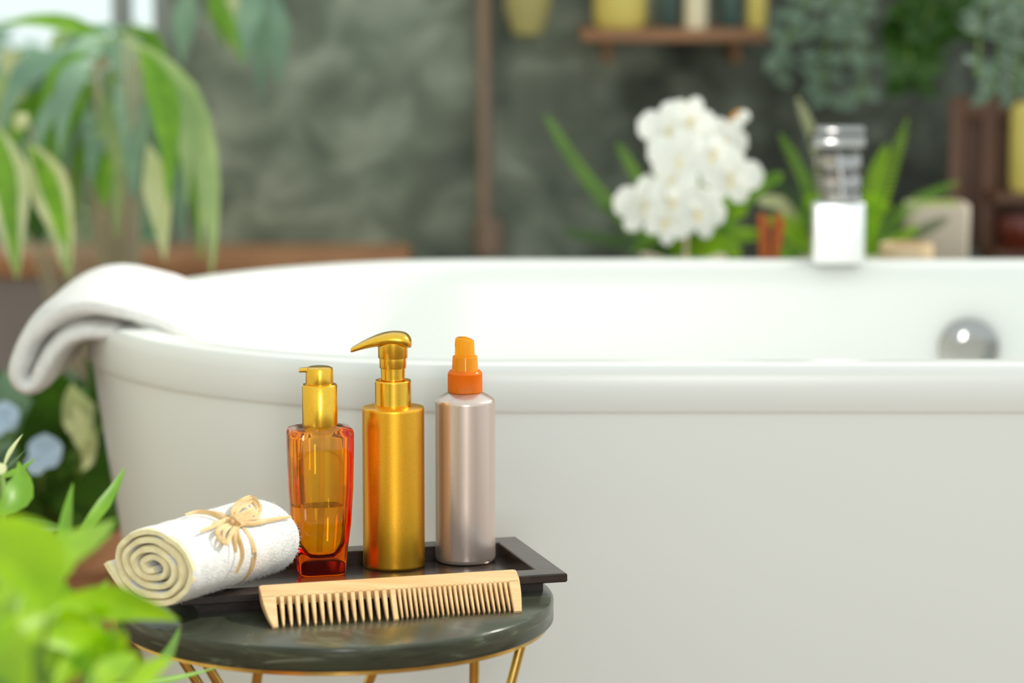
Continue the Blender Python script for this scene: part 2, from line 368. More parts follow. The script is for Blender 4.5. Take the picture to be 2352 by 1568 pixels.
# ================================================================== comb
comb = None
cl, cr = PZ(627, 1443, .4535), PZ(1198, 1405, .4535)
cu = (cr - cl).normalized(); CW = (cr - cl).length
rl = PZ(890, 1344, .4705)
foot = cl + cu * ((rl - cl).dot(cu)); cv = (rl - foot).normalized(); cv = (cv + Vector((0, 0, .04))).normalized(); cn = cu.cross(cv).normalized()   # cn: up-front
if cn.z < 0: cn = -cn
def cplane(px, py): d = ray(px, py); return CAM + d * ((cl - CAM).dot(cn) / d.dot(cn))
cv = (cplane(871, 1359) - cplane(881, 1426)).normalized(); KK = cu.dot(cv)
comb = thing('comb', 'pale wooden comb with wide and fine teeth leaning on the tray rim', 'comb', cl)
def cpt(px, py):
    """point of the comb's front plane under a picture position"""
    d = ray(px, py); t = (cl - CAM).dot(cn) / d.dot(cn); return CAM + d * t
def cuv(px, py):
    p = cpt(px, py) - cl; a, b = p.dot(cu), p.dot(cv); v = (b - KK * a) / (1 - KK * KK); return a - KK * v, v
def cw(u, v, h): return cl + cu * u + cv * v + cn * h
uTL, vTL = cuv(594, 1350); uTR, vTR = cuv(1184, 1307); VT = (vTL + vTR) / 2
V1 = cuv(640, 1378)[1]; V2 = cuv(1170, 1345)[1]      # where the slots begin, at each end
VS = (V1 + V2) / 2
u0w = cuv(634, 1400)[0]; 
def cth(v):                                        # half thickness along the height
    s = max(0, min(1, v / VT)); return .0014 + .0028 * min(1, s / .7) - (.0030 * (s - .74) / .26 if s > .74 else 0)
def hexa(poly):
    """poly: list of (u, v); solid with thickness by height, top edge bevelled"""
    A = [cw(u, v, cth(v)) for u, v in poly]; B = [cw(u, v, -cth(v)) for u, v in poly]
    return loft([A, B])
def strip(pts):
    """pts: rows (v, uL, uR) bottom to top -> lofted solid"""
    rings = []
    for v, a, b in pts:
        t = cth(v); e = min(.0006, (b - a) * .2)
        rings.append([cw(a, v, -t + e), cw(a, v, t - e), cw(a + e, v, t), cw(b - e, v, t), cw(b, v, t - e), cw(b, v, -t + e), cw(b - e, v, -t), cw(a + e, v, -t)])
    return loft(rings)
# spine with the two end guards
uL0 = 0.0; uG = cuv(640, 1400)[0]
def leftedge(v): s = v / VT; return uTL * (1 - (1 - s) ** 2.0) + 0.0 * (1 - s)
def rightedge(v): s = v / VT; return CW + (uTR - CW) * s ** 2.2 + .0021 * math.sin(math.pi * s)
spine_rows = [(VS + (VT - VS) * q, leftedge(VS + (VT - VS) * q), rightedge(VS + (VT - VS) * q)) for q in (0, .15, .3, .40, .44, .48, .6, .8, .93)]
spine_rows.append((VT, leftedge(VT) + .002, rightedge(VT) - .002))
# slots: measured in the photograph along the slot tops
wide = [cuv(560 + x / 3.015, 1200 + y / 3.015)[0] for x, y in [(232 + 54.4 * i, 540 - 4.6 * i) for i in range(15)]]
fine = [cuv(560 + x / 3.015, 1200 + y / 3.015)[0] for x, y in [(1052 + 35.0 * i, 478 - 2.1 * i) for i in range(23)]]
pw = wide[1] - wide[0]; pf = fine[1] - fine[0]; sw = pw * .44; sf = pf * .42
parts = [strip(spine_rows)]
gl = [(v, leftedge(v), wide[0] - sw / 2) for v in (0, VS * .3, VS * .6, VS * .85, VS + .001)]
gr = [(v, fine[-1] + sf / 2, rightedge(v)) for v in (0, VS * .3, VS * .6, VS * .85, VS + .001)]
gm = [(v, wide[-1] + sw / 2 + (1 - v / VS) * .0003, fine[0] - sf / 2 - (1 - v / VS) * .0003) for v in (0, VS * .5, VS + .001)]
link('spine', join(*parts), M['wood'], comb)
link('end_guard', strip(gl), M['wood'], comb); link('end_guard', strip(gr), M['wood'], comb); link('middle_guard', strip(gm), M['wood'], comb)
def tooth(a, b):
    m = (a + b) / 2; h = (b - a) / 2
    rows = [(.0006, m - h * .12, m + h * .12), (.003, m - h * .42, m + h * .42), (VS * .3, m - h * .66, m + h * .66), (VS * .6, m - h * .86, m + h * .86), (VS + .001, m - h, m + h)]
    link('tooth', strip(rows), M['wood'], comb)
for i in range(14): tooth(wide[i] + sw / 2, wide[i + 1] - sw / 2)
for i in range(22): tooth(fine[i] + sf / 2, fine[i + 1] - sf / 2)

# ================================================================== bottles
# amber oil bottle
ab = PZ(738, 1316, FZ); AR = R(13)
amber = thing('oil_bottle', 'amber glass oil bottle with gold pump, leftmost of the three bottles on the tray', 'bottle', ab)
AT = zat(990, ab.y - .018)                                             # shoulder height
H = AT - FZ
outer = [(.0, .0150, .0105), (.0004, .0172, .0125), (.002, .0186, .0138), (.02 * 1, .0202, .0150), (H * .35, .0232, .0168), (H * .6, .0250, .0178), (H * .85, .0258, .0182), (H * .965, .0259, .0183), (H * .99, .0252, .0177), (H, .0240, .0165), (H + .0016, .018, .0135), (H + .003, .0115, .0115), (H + .010, .0112, .0112)]
inner = [(H + .010, .0090, .0090), (H + .001, .0092, .0092), (H - .003, .017, .0110), (H - .008, .0212, .0132), (H * .6, .0206, .0130), (H * .35, .0188, .0118), (H * .22, .0172, .0106), (H * .155, .0140, .0084), (H * .125, .0095, .0056), (H * .12, .002, .001)]
INN = set(inner)
def arings(L, ex=5.0): return [rrect(a * 1.05, b * 1.05, (2.7 if q in INN else ex) if abs(a - b) > .001 else 2.0, 72, AR, (ab.x, ab.y), FZ + q[0]) for q in L for z, a, b in (q,)]
link('glass_body', loft(arings(outer + inner)), M['amber'], amber, sharp=75)
LV = zat(1167, ab.y - .015) - FZ
def innerat(z):
    L = sorted(inner)
    for (z0, a0, b0), (z1, a1, b1) in zip(L, L[1:]):
        if z0 <= z <= z1: s = (z - z0) / (z1 - z0); return a0 + (a1 - a0) * s, b0 + (b1 - b0) * s
oil = [(H * .121, .0019, .0009)] + [(z, *innerat(z)) for z in (H * .126, H * .155, H * .22, H * .35, LV - .0005, LV)]
oil = [(z + .0002, a - .0002, b - .0002) for z, a, b in oil]
link('oil', loft(arings(oil, 2.7)), M['oil'], amber, sharp=75)
link('dip_tube', tube([(ab.x + .001, ab.y, FZ + H - .001), (ab.x + .001, ab.y - .001, FZ + H * .6), (ab.x - .002, ab.y - .003, FZ + H * .16)], .0027, 14), M['tubeplastic'], amber)
cz0, cz1 = FZ + H + .0022, zat(888, ab.y - .014)
link('collar', lathe(ab, [(.0118, cz0), (.0146, cz0), (.0148, cz0 + .001), (.0148, cz1 - .001), (.0140, cz1), (.010, cz1)], 56), M['goldcap'], amber)
hz1 = zat(846, ab.y - .011)
link('pump_head', lathe(ab, [(.010, cz1 - .001), (.0114, cz1), (.0116, cz1 + .001), (.0116, hz1 - .003), (.0110, hz1 - .0012), (.009, hz1 - .0002), (.0005, hz1)], 48), M['goldcap'], amber)
sx = PY(687, 848, ab.y).x - ab.x
spt = [rrect(.0020 if i else .001, w_, 2.4, 16, 0, (0, 0), 0) for i, w_ in enumerate((.002,))]
def spout(path, hw, hh):
    rings = []
    for p, a, b in zip(path, hw, hh):
        rings.append([Vector((p[0], p[1] + a * math.cos(t), p[2] + b * math.sin(t))) for t in [2 * math.pi * k / 20 for k in range(20)]])
    return loft(rings)
ph = spout([(ab.x + .004, ab.y, hz1 - .003), (ab.x - .008, ab.y, hz1 - .003), (ab.x - .012, ab.y, hz1 - .0028), (ab.x + sx, ab.y, hz1 - .0032)], (.007, .0065, .0045, .0034), (.0026, .0026, .0022, .0019))
link('spout', ph, M['goldcap'], amber)

# gold pump bottle
gb = PZ(905, 1298, FZ); GR = .0263
gold = thing('pump_bottle', 'tall satin gold pump bottle with curved spout, middle of the three bottles on the tray', 'bottle', gb)
gz = zat(945, gb.y - GR)
link('body', lathe(gb, [(.020, FZ), (GR - .0012, FZ), (GR - .0004, FZ + .0008), (GR, FZ + .0022), (GR, FZ + .0032), (GR, gz - .0026), (GR, gz - .0016), (GR - .0004, gz - .0005), (GR - .0014, gz), (.017, gz + .0012), (.013, gz + .0012)], 96), M['gold'], gold)
c1 = zat(879, gb.y - .0155)
link('collar', lathe(gb, [(.013, gz + .0008), (.0153, gz + .0008), (.0155, gz + .0016), (.0155, gz + .0022), (.0155, c1 - .0014), (.0155, c1 - .0008), (.0150, c1), (.0125, c1), (.0120, c1 - .003), (.0105, c1 - .003)], 64), M['goldcap'], gold)
n1, n2, n3 = zat(849, gb.y - .011), zat(826, gb.y - .012), zat(796, gb.y - .013)
link('stem', lathe(gb, [(.0100, c1 - .004), (.0104, n1), (.0112, n1 + .0001), (.0114, n1 + .0006), (.0115, n2), (.0124, n2 + .0001), (.0126, n2 + .0006), (.0128, n3 + .002)], 64), M['goldcap'], gold, sharp=30)
# curved head
hp = [PY(x, y, gb.y) for x, y in ((947, 789), (943, 785), (930, 779), (905, 776), (880, 778), (855, 784), (830, 793), (812, 801), (806, 803.5))]
hw = (.002, .0085, .0128, .0138, .0130, .0105, .0080, .0058, .0045)
hh = (.001, .0040, .0058, .0058, .0052, .0042, .0031, .0022, .0016)
rings = []
for p, a, b in zip(crom(hp, 5), crom([(x, 0, 0) for x in hw], 5), crom([(x, 0, 0) for x in hh], 5)):
    rr = []
    for k in range(32):
        t = 2 * math.pi * k / 32; cy, sz = math.cos(t), math.sin(t)
        rr.append(Vector((p.x, p.y + a.x * cy, p.z + (b.x * (sz if sz > 0 else sz * 1.15)) * (abs(sz) ** -.25 if abs(sz) > .05 else 1))))
    rings.append(rr)
link('pump_head', loft(rings), M['goldcap'], gold)

# spray bottle
sb = PZ(1069, 1286, FZ); SR = .0258
spray = thing('spray_bottle', 'pearly mauve spray bottle with orange cap, rightmost of the three bottles on the tray', 'bottle', sb)
s1 = zat(926, sb.y - SR); s2 = zat(909, sb.y - .015)
link('body', lathe(sb, [(.019, FZ), (SR - .003, FZ), (SR - .001, FZ + .001), (SR, FZ + .0035), (SR, FZ + .0045), (SR, s1 - .0032), (SR, s1 - .0022), (SR - .0004, s1 - .0008), (SR - .0016, s1 + .0004), (.0150, s2 + .0008), (.0120, s2 + .0012), (.0120, s2 + .006), (.010, s2 + .006)], 96), M['pearl'], spray)
q1 = zat(858, sb.y - .0145)
V, F = [], []
rings = []
for r, z, rib in ((.0115, s2 + .001, 0), (.0146, s2 + .0012, 0), (.0148, s2 + .0022, 0), (.0148, s2 + .0030, 1), (.0147, q1 - .0025, 1), (.0147, q1 - .0018, 0), (.0140, q1 - .0003, 0), (.0128, q1 + .0008, 0), (.0108, q1 + .001, 0)):
    rings.append([Vector((sb.x + (r - (.0003 if rib and k % 2 else 0)) * math.cos(2 * math.pi * k / 144), sb.y + (r - (.0003 if rib and k % 2 else 0)) * math.sin(2 * math.pi * k / 144), z)) for k in range(144)])
link('screw_collar', loft(rings), M['orange'], spray, sharp=25)
q2 = zat(821, sb.y - .0105)
link('pump_sleeve', lathe(sb, [(.0090, q1 + .0005), (.0116, q1 + .0008), (.0112, q1 + .0022), (.0106, q2 - .0006), (.0100, q2), (.0092, q2), (.0088, q1 + .002), (.004, q1 + .002)], 56), M['orange2'], spray)
q3 = zat(781, sb.y - .008)
rg = []
for z, r, tl in ((q2 - .004, .0084, 0), (q2 + .0002, .0086, 0), (q3 - .006, .0083, 0), (q3 - .002, .0081, .3), (q3 + .0005, .0080, 1), (q3 + .0012, .0070, 1)):
    rg.append([Vector((sb.x + r * math.cos(a) - (.0002), sb.y + r * math.sin(a), z - tl * max(0, math.cos(a)) * .0022)) for a in [2 * math.pi * k / 48 for k in range(48)]])
link('spray_button', loft(rg), M['orange2'], spray)
nz = [[Vector((sb.x - .0070 - d, sb.y + r * math.cos(a), q3 - .0042 + r * math.sin(a))) for a in [2 * math.pi * k / 20 for k in range(20)]] for d, r in ((0, .0030), (.0014, .0030), (.0014, .0018), (.0002, .0016))]
link('nozzle', loft(nz), M['orange'], spray)

# ================================================================== rolled towel with raffia
RCZ = .470 + .0325
r0, r1 = PZ(347, 1300, RCZ), PZ(596, 1226, RCZ)
ra = (r1 - r0).normalized(); ru = Vector((ra.y, -ra.x, 0)); RL = (r1 - r0).length
RU, RV = .0410, .0300
roll = thing('rolled_towel', 'small rolled white towel with a cream spiral end lying across the tray corner', 'towel', Vector((r0.x, r0.y, .470)))
def spiral():
    turns = 4.15; th_ = .0052; pts = []
    a_end = R(-105); N = 170
    for i in range(N):
        s = i / (N - 1); a = a_end + (1 - s) * turns * 2 * math.pi
        rr = .12 + (1 - .12) * s
        wob = 1 + .13 * math.sin(2 * a + 1.2 + 3 * s) * (1 - s) ** 1.2 + .02 * math.sin(5 * a) * (1 - s)
        pts.append((RU * rr * math.cos(a) * wob * (1 - .0 * s), RV * rr * math.sin(a) * wob))
    pts = pts[1:]
    k = pts[-1]
    tail = [(k[0] - .008, k[1] + .0012), (k[0] - .016, k[1] + .0065), (k[0] - .023, k[1] + .0135), (-.0420, -.0075), (-.0460, -.0025)]
    return pts + tail
sp = spiral()
def off(i, d):
    a = Vector(sp[max(0, i - 1)]); b = Vector(sp[min(len(sp) - 1, i + 1)]); t = (b - a).normalized(); return Vector(sp[i]) + Vector((-t.y, t.x)) * d
TH = .0029
loop2 = [off(i, TH) for i in range(len(sp))] + [off(i, -TH) for i in range(len(sp) - 1, -1, -1)]
rings = []
NS = 40
for j in range(NS + 1):
    s = j / NS; sh = 1.0
    d = min(s, 1 - s) * RL
    tk = 1 - .30 * max(0, 1 - d / .003) ** 2
    lp = [off(i, TH * tk) for i in range(len(sp))] + [off(i, -TH * tk) for i in range(len(sp) - 1, -1, -1)]
    taper = 1 - .0 * s
    rg = []
    for q in lp:
        fade = 1 - .0 * s
        ux_, vz_ = q.x * taper, q.y * taper
        if ux_ < -.030 and vz_ < 0: ux_ = -.030 + (ux_ + .030) * max(0.15, 1 - s * 3)     # the loose flap shows at the near end only
        jit = noise.noise(Vector((q.x * 60, q.y * 60, s * 18))) * .0009
        n_ = math.hypot(ux_, vz_) or 1
        endw = .0025 * noise.noise(Vector((q.x * 90, q.y * 90, 3))) * (1 if j in (0, 1) else 0)
        rg.append(r0 + ra * (RL * s + endw) + ru * (ux_ + jit * ux_ / n_) + Vector((0, 0, vz_ + jit * vz_ / n_)))
    rings.append(rg)
V, F = loft(rings, cap=False)
n = len(rings[0])
half = len(sp)
for base in (0, NS * n):
    for i in range(half - 1): F.append((base + i, base + i + 1, base + n - 2 - i, base + n - 1 - i))
tw = link('terry_cloth', (V, F), M['towel'], roll)
tw.data.materials.append(M['towelend'])
for p in tw.data.polygons:
    c = p.center + parent_world(roll)
    if (c - r0).dot(ra) < .0022: p.material_index = 1
# fuzzy pile: short loops all over the outer wrap
pile = []
random.seed(3)
for k in range(9000):
    s = random.random() ** .85; a = random.uniform(-R(100), R(215))
    orr = 1 - .88 * ((a + R(105)) / (4.15 * 2 * math.pi)); p = r0 + ra * (.006 + (RL - .006) * s) + ru * (RU * orr + .0022) * math.cos(a) + Vector((0, 0, (RV * orr + .0022) * math.sin(a)))
    nrm = (ru * math.cos(a) / RU + Vector((0, 0, math.sin(a) / RV))).normalized()
    d = (nrm + ra * random.uniform(-.7, .7) + Vector((random.uniform(-.6, .6), random.uniform(-.6, .6), random.uniform(-.6, .6)))).normalized()
    l = random.uniform(.0010, .0021) + .0009 * s; q = d.cross(ra).normalized() * .00022; b0 = p - nrm * .0006
    kk = len(pile); pile.append(([b0 - q, b0 + q, p + d * l], [(0, 1, 2)]))
po = link('terry_pile', join(*pile), M['towel'], roll); po['kind'] = 'stuff'

# raffia
BS = .72 * RL
def around(a, s=BS, e=.0032):
    o_ = 1 - .88 * (((a + R(105)) % (2 * math.pi)) / (4.15 * 2 * math.pi)); return r0 + ra * s + ru * (RU * o_ + e) * math.cos(a) + Vector((0, 0, (RV * o_ + e) * math.sin(a)))
kn = PY(541, 1196, 0.5)  # direction only; knot placed on the wrap below
best = min((around(R(a), BS + k * .004) for a in range(-80, 200, 4) for k in range(-8, 9)), key=lambda p: (lambda q: (q[0] - 541) ** 2 + (q[1] - 1196) ** 2 + (400 if (p - r0 - ra * (p - r0).dot(ra)).dot(Vector((0, -1, .2))) < 0 else 0))((1176 + FPX * (p - CAM).x / (p - CAM).dot(FW), 784 - FPX * (p - CAM).dot(UP) / (p - CAM).dot(FW))))
KN = best; KS = (KN - r0).dot(ra); KY = KN.y
bow = link('raffia_bow', join(*[tube([around(R(a), KS + dd + .0006 * math.sin(a * .05 + dd * 900)) for a in range(-100, 262, 6)], .0010, 6, .35) for dd in (-.0012, .0004, .0018)]), M['raffia'], roll)
def onwrap(x, y, e):
    d = ray(x, y); o_ = CAM - r0; A0, A1 = o_.dot(ru) / (RU * .93 + e), d.dot(ru) / (RU * .93 + e); B0, B1 = (CAM.z - RCZ) / (RV * .93 + e), d.z / (RV * .93 + e)
    a, b, c = A1 * A1 + B1 * B1, 2 * (A0 * A1 + B0 * B1), A0 * A0 + B0 * B0 - 1; q_ = b * b - 4 * a * c
    return CAM + d * ((-b - math.sqrt(max(0, q_))) / (2 * a))
def strand(name, px, w, n=8, lift=None, y0=None):
    P = []
    for i, (x, y) in enumerate(px):
        Y = (KY - .004) if lift is None else KY + lift[i]
        h_ = onwrap(x, y, .0052); P.append(h_ + (CAM - h_).normalized() * (0 if lift is None else max(0, (KY - .004) - Y) * y0 if y0 else 0))
    c = crom(P, n); m_ = len(c)
    rad = [w * (1 - .55 * (i / (m_ - 1)) ** 3) for i in range(m_)]
    return tube(c, rad, 6, .32, up=(0, -1, .3))
def zz(x, y): return (200 + x / 4.612, 1080 + y / 4.612)
loops = [[(1560, 520), (1540, 440), (1620, 340), (1740, 290), (1820, 340), (1835, 420), (1790, 500), (1640, 530), (1570, 525)],
         [(1560, 510), (1590, 430), (1680, 370), (1760, 330), (1800, 400), (1780, 450), (1680, 510), (1570, 530)],
         [(1560, 530), (1640, 460), (1760, 400), (1700, 470), (1580, 540)],
         [(1540, 560), (1440, 600), (1380, 650), (1420, 740), (1480, 770), (1510, 700), (1560, 600), (1570, 550)],
         [(1550, 560), (1460, 640), (1440, 720), (1490, 750), (1530, 640), (1570, 560)]]
for k, L in enumerate(loops):
    link('loop', join(*[strand('loop', [zz(x + random.uniform(-12, 12), y + random.uniform(-12, 12)) for x, y in L], .0014, 8, [-.004 - .006 * math.sin(math.pi * i / (len(L) - 1)) for i in range(len(L))], 1.0) for _ in range(3)]), M['raffia'], bow)
tails = [[(1560, 540), (1420, 500), (1300, 450), (1160, 440), (1040, 470)], [(1550, 530), (1460, 530), (1340, 590), (1200, 645)],
         [(1560, 545), (1440, 545), (1360, 560), (1330, 580)], [(1580, 560), (1760, 560), (1960, 520), (2160, 488)], [(1590, 580), (1740, 545), (1900, 530), (2100, 500)],
         [(1570, 560), (1560, 700), (1570, 800), (1578, 870)], [(1580, 560), (1600, 700), (1640, 830), (1640, 940), (1580, 1090)]]
tl = [[-.004, -.004, -.003, 0, .004], [-.004, -.005, -.010, -.016], [-.004, -.006, -.008, -.009], [-.004, -.004, .002, .008], [-.004, -.003, .001, .006], [-.008, -.014, -.017, -.018], [-.007, -.013, -.018, -.019, -.017]]
for L, l in zip(tails, tl):
    link('tail', strand('tail', [zz(*q) for q in L], .0021, 8, l, .3), M['raffia'], bow)
kc = onwrap(*zz(1560, 535), .007)
link('knot', tube(crom([kc + Vector((-.002, 0, .004)), kc + Vector((.0015, -.003, .0025)), kc + Vector((.003, -.002, -.002)), kc + Vector((.001, 0, -.005))], 5), .0026, 10, .7), M['raffia'], bow)

# ================================================================== towel over the tub end
TY = 3.035
def z5(x, y): return PY(x / 3.564, 560 + y / 3.564, TY)
up_ = [(1800, 1060), (1690, 900), (1480, 735), (1270, 640), (1060, 570), (860, 520), (680, 515), (500, 565), (330, 680), (205, 840), (135, 1010), (135, 1110), (210, 1175), (290, 1120), (350, 1010), (430, 880), (540, 785), (680, 740), (860, 735), (1000, 745)]
path = crom([z5(*q) for q in up_], 6); rings = []
TT, TWd = .0138, .142
for i, p in enumerate(path):
    t = (path[min(i + 1, len(path) - 1)] - path[max(i - 1, 0)]).normalized(); nn = Vector((-t.z, 0, t.x))
    s = i / (len(path) - 1); e = min(1, min(s, 1 - s) / .03) ** .5 * .9 + .1
    rg = []
    for q in rrect(TWd, TT * e, 4, 56):
        j = noise.noise(Vector((p.x * 25, q.x * 22, p.z * 25))) * .004 + noise.noise(Vector((p.x * 90, q.x * 90, p.z * 90))) * .0012
        bulge = 1 - .25 * (abs(q.x) / TWd) ** 6
        drop = 0
        rg.append(p + Vector((0, TWd + q.x + .012 * noise.noise(Vector((p.x * 14, 0, p.z * 14))), 0)) + nn * (q.y * bulge + j * (1 if q.y > 0 else .3)) - Vector((0, 0, drop)))
    rings.append(rg)
dt = link('bath_towel', loft(rings), M['towel'], origin=Vector((-.42, 3.15, .55)))
tagit(dt, 'thick folded white bath towel draped over the left end of the bathtub', 'towel')

# ================================================================== faucet
FY = 3.585
fx = PY(1924, 560, FY).x; ppm = FPX / (FY * math.cos(PITCH) + .45 * math.sin(PITCH)); fz0 = .6
fau = thing('faucet', 'chrome block faucet with a stacked handle standing on the far tub rim', 'faucet', (fx, FY + .0, .6))
fz1 = zat(462, FY)
link('body', box(fx - 59 / ppm, fx + 59 / ppm, FY - .018, FY + .018, .6, fz1, .004, 3), mat('satin_chrome', (.93, .94, .95), .32, .9, scale=5), fau)
f2, f3, f4, f5, f6 = zat(436, FY), zat(392, FY), zat(345, FY), zat(308, FY), zat(287, FY)
def dsk(name, xo, r, z0, z1, m, e=.002): link(name, lathe((fx + xo, FY), [(r * .4, z0), (r - e, z0), (r, z0 + e), (r, z1 - e), (r - e, z1), (r * .4, z1)], 40), m, fau)
dsk('neck', 8 / ppm, .024, fz1, f2, M['chrome_darkrefl'])
dsk('collar', 5 / ppm, .026, f2, f3, M['chrome_darkrefl'], .005)
dsk('dark_reflection_ring', 3 / ppm, .020, f3 - .003, f3 + .003, M['darkglass'])  # dark ring added in place of a dark reflection in the chrome
dsk('handle_base', 0, .029, f3, f4 + .001, M['chrome_darkrefl'], .006)
dsk('upper_reflection_ring', 0, .022, f4 - .001, f4 + .004, M['darkglass'])  # second added ring, also standing in for a dark reflection
link('handle', box(fx - 66 / ppm, fx + 56 / ppm, FY - .030, FY + .020, f4 + .004, f5, .005, 3), M['chrome_darkrefl'], fau)
link('handle_cap', box(fx - 58 / ppm, fx + 56 / ppm, FY - .018, FY + .016, f5, f6, .004, 3), M['chrome_darkrefl'], fau)

# ================================================================== plants
def stemtube(pts, r, m=None): return tube(crom(pts, 4), r, 6)
# -- near shrub, lower left
NP = Vector((-.36, 1.95, 0))
shrub = thing('potted_shrub', 'bright lime-green leafy shrub in the blurred lower left foreground', 'plant', NP)
link('planter', lathe((NP.x, NP.y), [(.02, 0), (.085, 0), (.10, .36), (.104, .385), (.094, .385), (.090, .36), (.02, .355)], 40), M['terra'], shrub)
root = NP + Vector((0, 0, .355))
nl = [  # base px, tip px, width px, depth base, depth tip, material, sideways bend px
    ((150, 1262), (287, 1072), 30, 2.26, 2.34, 'leafmid', (20, -10)), ((146, 1300), (168, 1108), 30, 2.16, 2.24, 'leafmid', (-6, 0)),
    ((95, 1345), (268, 1192), 120, 1.86, 1.98, 'leaf', (10, -25)), ((110, 1420), (-50, 1190), 170, 1.76, 1.82, 'leaf', (30, -30)),
    ((120, 1385), (412, 1425), 80, 1.90, 2.02, 'leaf', (0, -20)), ((335, 1560), (414, 1436), 36, 2.10, 2.22, 'leafmid', (10, 8)),
    ((230, 1572), (505, 1530), 18, 2.26, 2.34, 'leafmid', (0, 12)), ((60, 1470), (330, 1530), 76, 1.84, 1.90, 'leaf', (0, -30)),
    ((-20, 1540), (140, 1395), 90, 1.74, 1.80, 'leaf', (-20, -10)), ((70, 1600), (10, 1400), 100, 1.70, 1.78, 'leaf', (-10, 0)),
    ((120, 1590), (262, 1452), 72, 1.82, 1.92, 'leaf', (0, -15)), ((200, 1600), (320, 1500), 70, 1.80, 1.88, 'leaf', (0, -10)),
    ((-30, 1240), (150, 1212), 52, 2.30, 2.36, 'leafdark', (0, -14)), ((60, 1330), (115, 1215), 60, 1.90, 1.96, 'leaf', (-14, 0)),
    ((-20, 1180), (42, 1060), 66, 2.28, 2.34, 'leafmid', (32, 10)), ((-5, 1098), (82, 1052), 22, 2.34, 2.40, 'leafmid', (0, 8)), ((8, 1075), (53, 996), 11, 2.36, 2.42, 'leafpale', (-6, 0)),
    ((5, 1085), (62, 1030), 9, 2.34, 2.40, 'leafdark', (0, 0)), ((-30, 1100), (12, 1066), 46, 2.30, 2.34, 'leafpale', (0, -6)),
    ((40, 1420), (170, 1300), 80, 1.84, 1.92, 'leaf', (-10, -20)), ((-30, 1460), (60, 1330), 90, 1.80, 1.86, 'leaf', (-10, -10)),
    ((250, 1520), (160, 1440), 60, 1.86, 1.90, 'leaf', (0, -10)), ((150, 1500), (250, 1330), 46, 1.95, 2.05, 'leaf', (-10, 0)), ((270, 1600), (400, 1510), 50, 1.84, 1.94, 'leaf', (0, -10)),
]
rnd = random.Random(11)
for _ in range(22):
    x, y = rnd.uniform(-60, 250), rnd.uniform(1400, 1620); a = rnd.uniform(-2.6, -.3); l = rnd.uniform(90, 190)
    nl.append(((x, y), (x + l * math.cos(a), y + l * math.sin(a)), rnd.uniform(40, 90), rnd.uniform(1.8, 2.05), rnd.uniform(1.85, 2.1), rnd.choice(['leaf', 'leaf', 'leafmid']), (rnd.uniform(-15, 15), -15)))
stems = []
for b, t, wpx, d0, d1, mn, bend in nl:
    B, T = PY(*b, d0), PY(*t, d1); mid = PY((b[0] + t[0]) / 2 + bend[0], (b[1] + t[1]) / 2 + bend[1], (d0 + d1) / 2 - .004)
    ctrl = mid * 2 - (B + T) / 2
    link('leaf', leaf(B, T, wpx / FPX * (d0 + d1) / 2 * 1.15, ctrl=ctrl, nrm=(rnd.uniform(-.3, .3), -1, rnd.uniform(.2, .7)), fold=.22, peak=.45), M[mn], shrub)
    k = root + Vector((rnd.uniform(-.05, .05), rnd.uniform(-.05, .05), 0)); m_ = k.lerp(B, .6) + Vector((0, 0, -.01))
    stems.append(stemtube([k, m_, B], .0016))
for s_ in stems: link('stem', s_, M['stem'], shrub)

# -- dark broad-leaved plant behind the tub's left end
def plant(name, label, loc, pot, leaves, group=None, stem='stem', potm='terra', stemr=.003):
    """leaves: (base px, tip px, width px, Y0, Y1, material, bend px)"""
    t = thing(name, label, 'plant', loc, group)
    if pot:
        r, h = pot; x, y, z = loc
        link('pot', lathe((x, y), [(r * .3, z), (r * .72, z), (r * .95, z + h * .82), (r, z + h * .83), (r, z + h), (r * .9, z + h), (r * .88, z + h * .9), (r * .3, z + h * .88)], 36), M[potm], t)
        top = Vector((x, y, z + h * .89))
    else: top = Vector(loc)
    for b, tp, wpx, d0, d1, mn, bend in leaves:
        B, T = PY(*b, d0), PY(*tp, d1); mid = PY((b[0] + tp[0]) / 2 + bend[0], (b[1] + tp[1]) / 2 + bend[1], (d0 + d1) / 2 - .01)
        link('leaf', leaf(B, T, wpx / FPX * (d0 + d1) / 2 * 1.1, ctrl=mid * 2 - (B + T) / 2, nrm=(rnd.uniform(-.3, .3), -1, rnd.uniform(.1, .6)), fold=.15), M['leafmid' if mn == 'leafcream' else mn], t)
        if mn == 'leafcream':
            lf_ = COL.objects[-1]; lf_.data.materials.append(M['leafpale'])
            for i_, p_ in enumerate(lf_.data.polygons): p_.material_index = 1 if i_ % 4 in (0, 3) else 0
        k = top + Vector((rnd.uniform(-.03, .03), rnd.uniform(-.03, .03), 0))
        link('stem', stemtube([k, k.lerp(B, .5) + Vector((0, .01, .02)), B], stemr), M[stem], t)
    return t
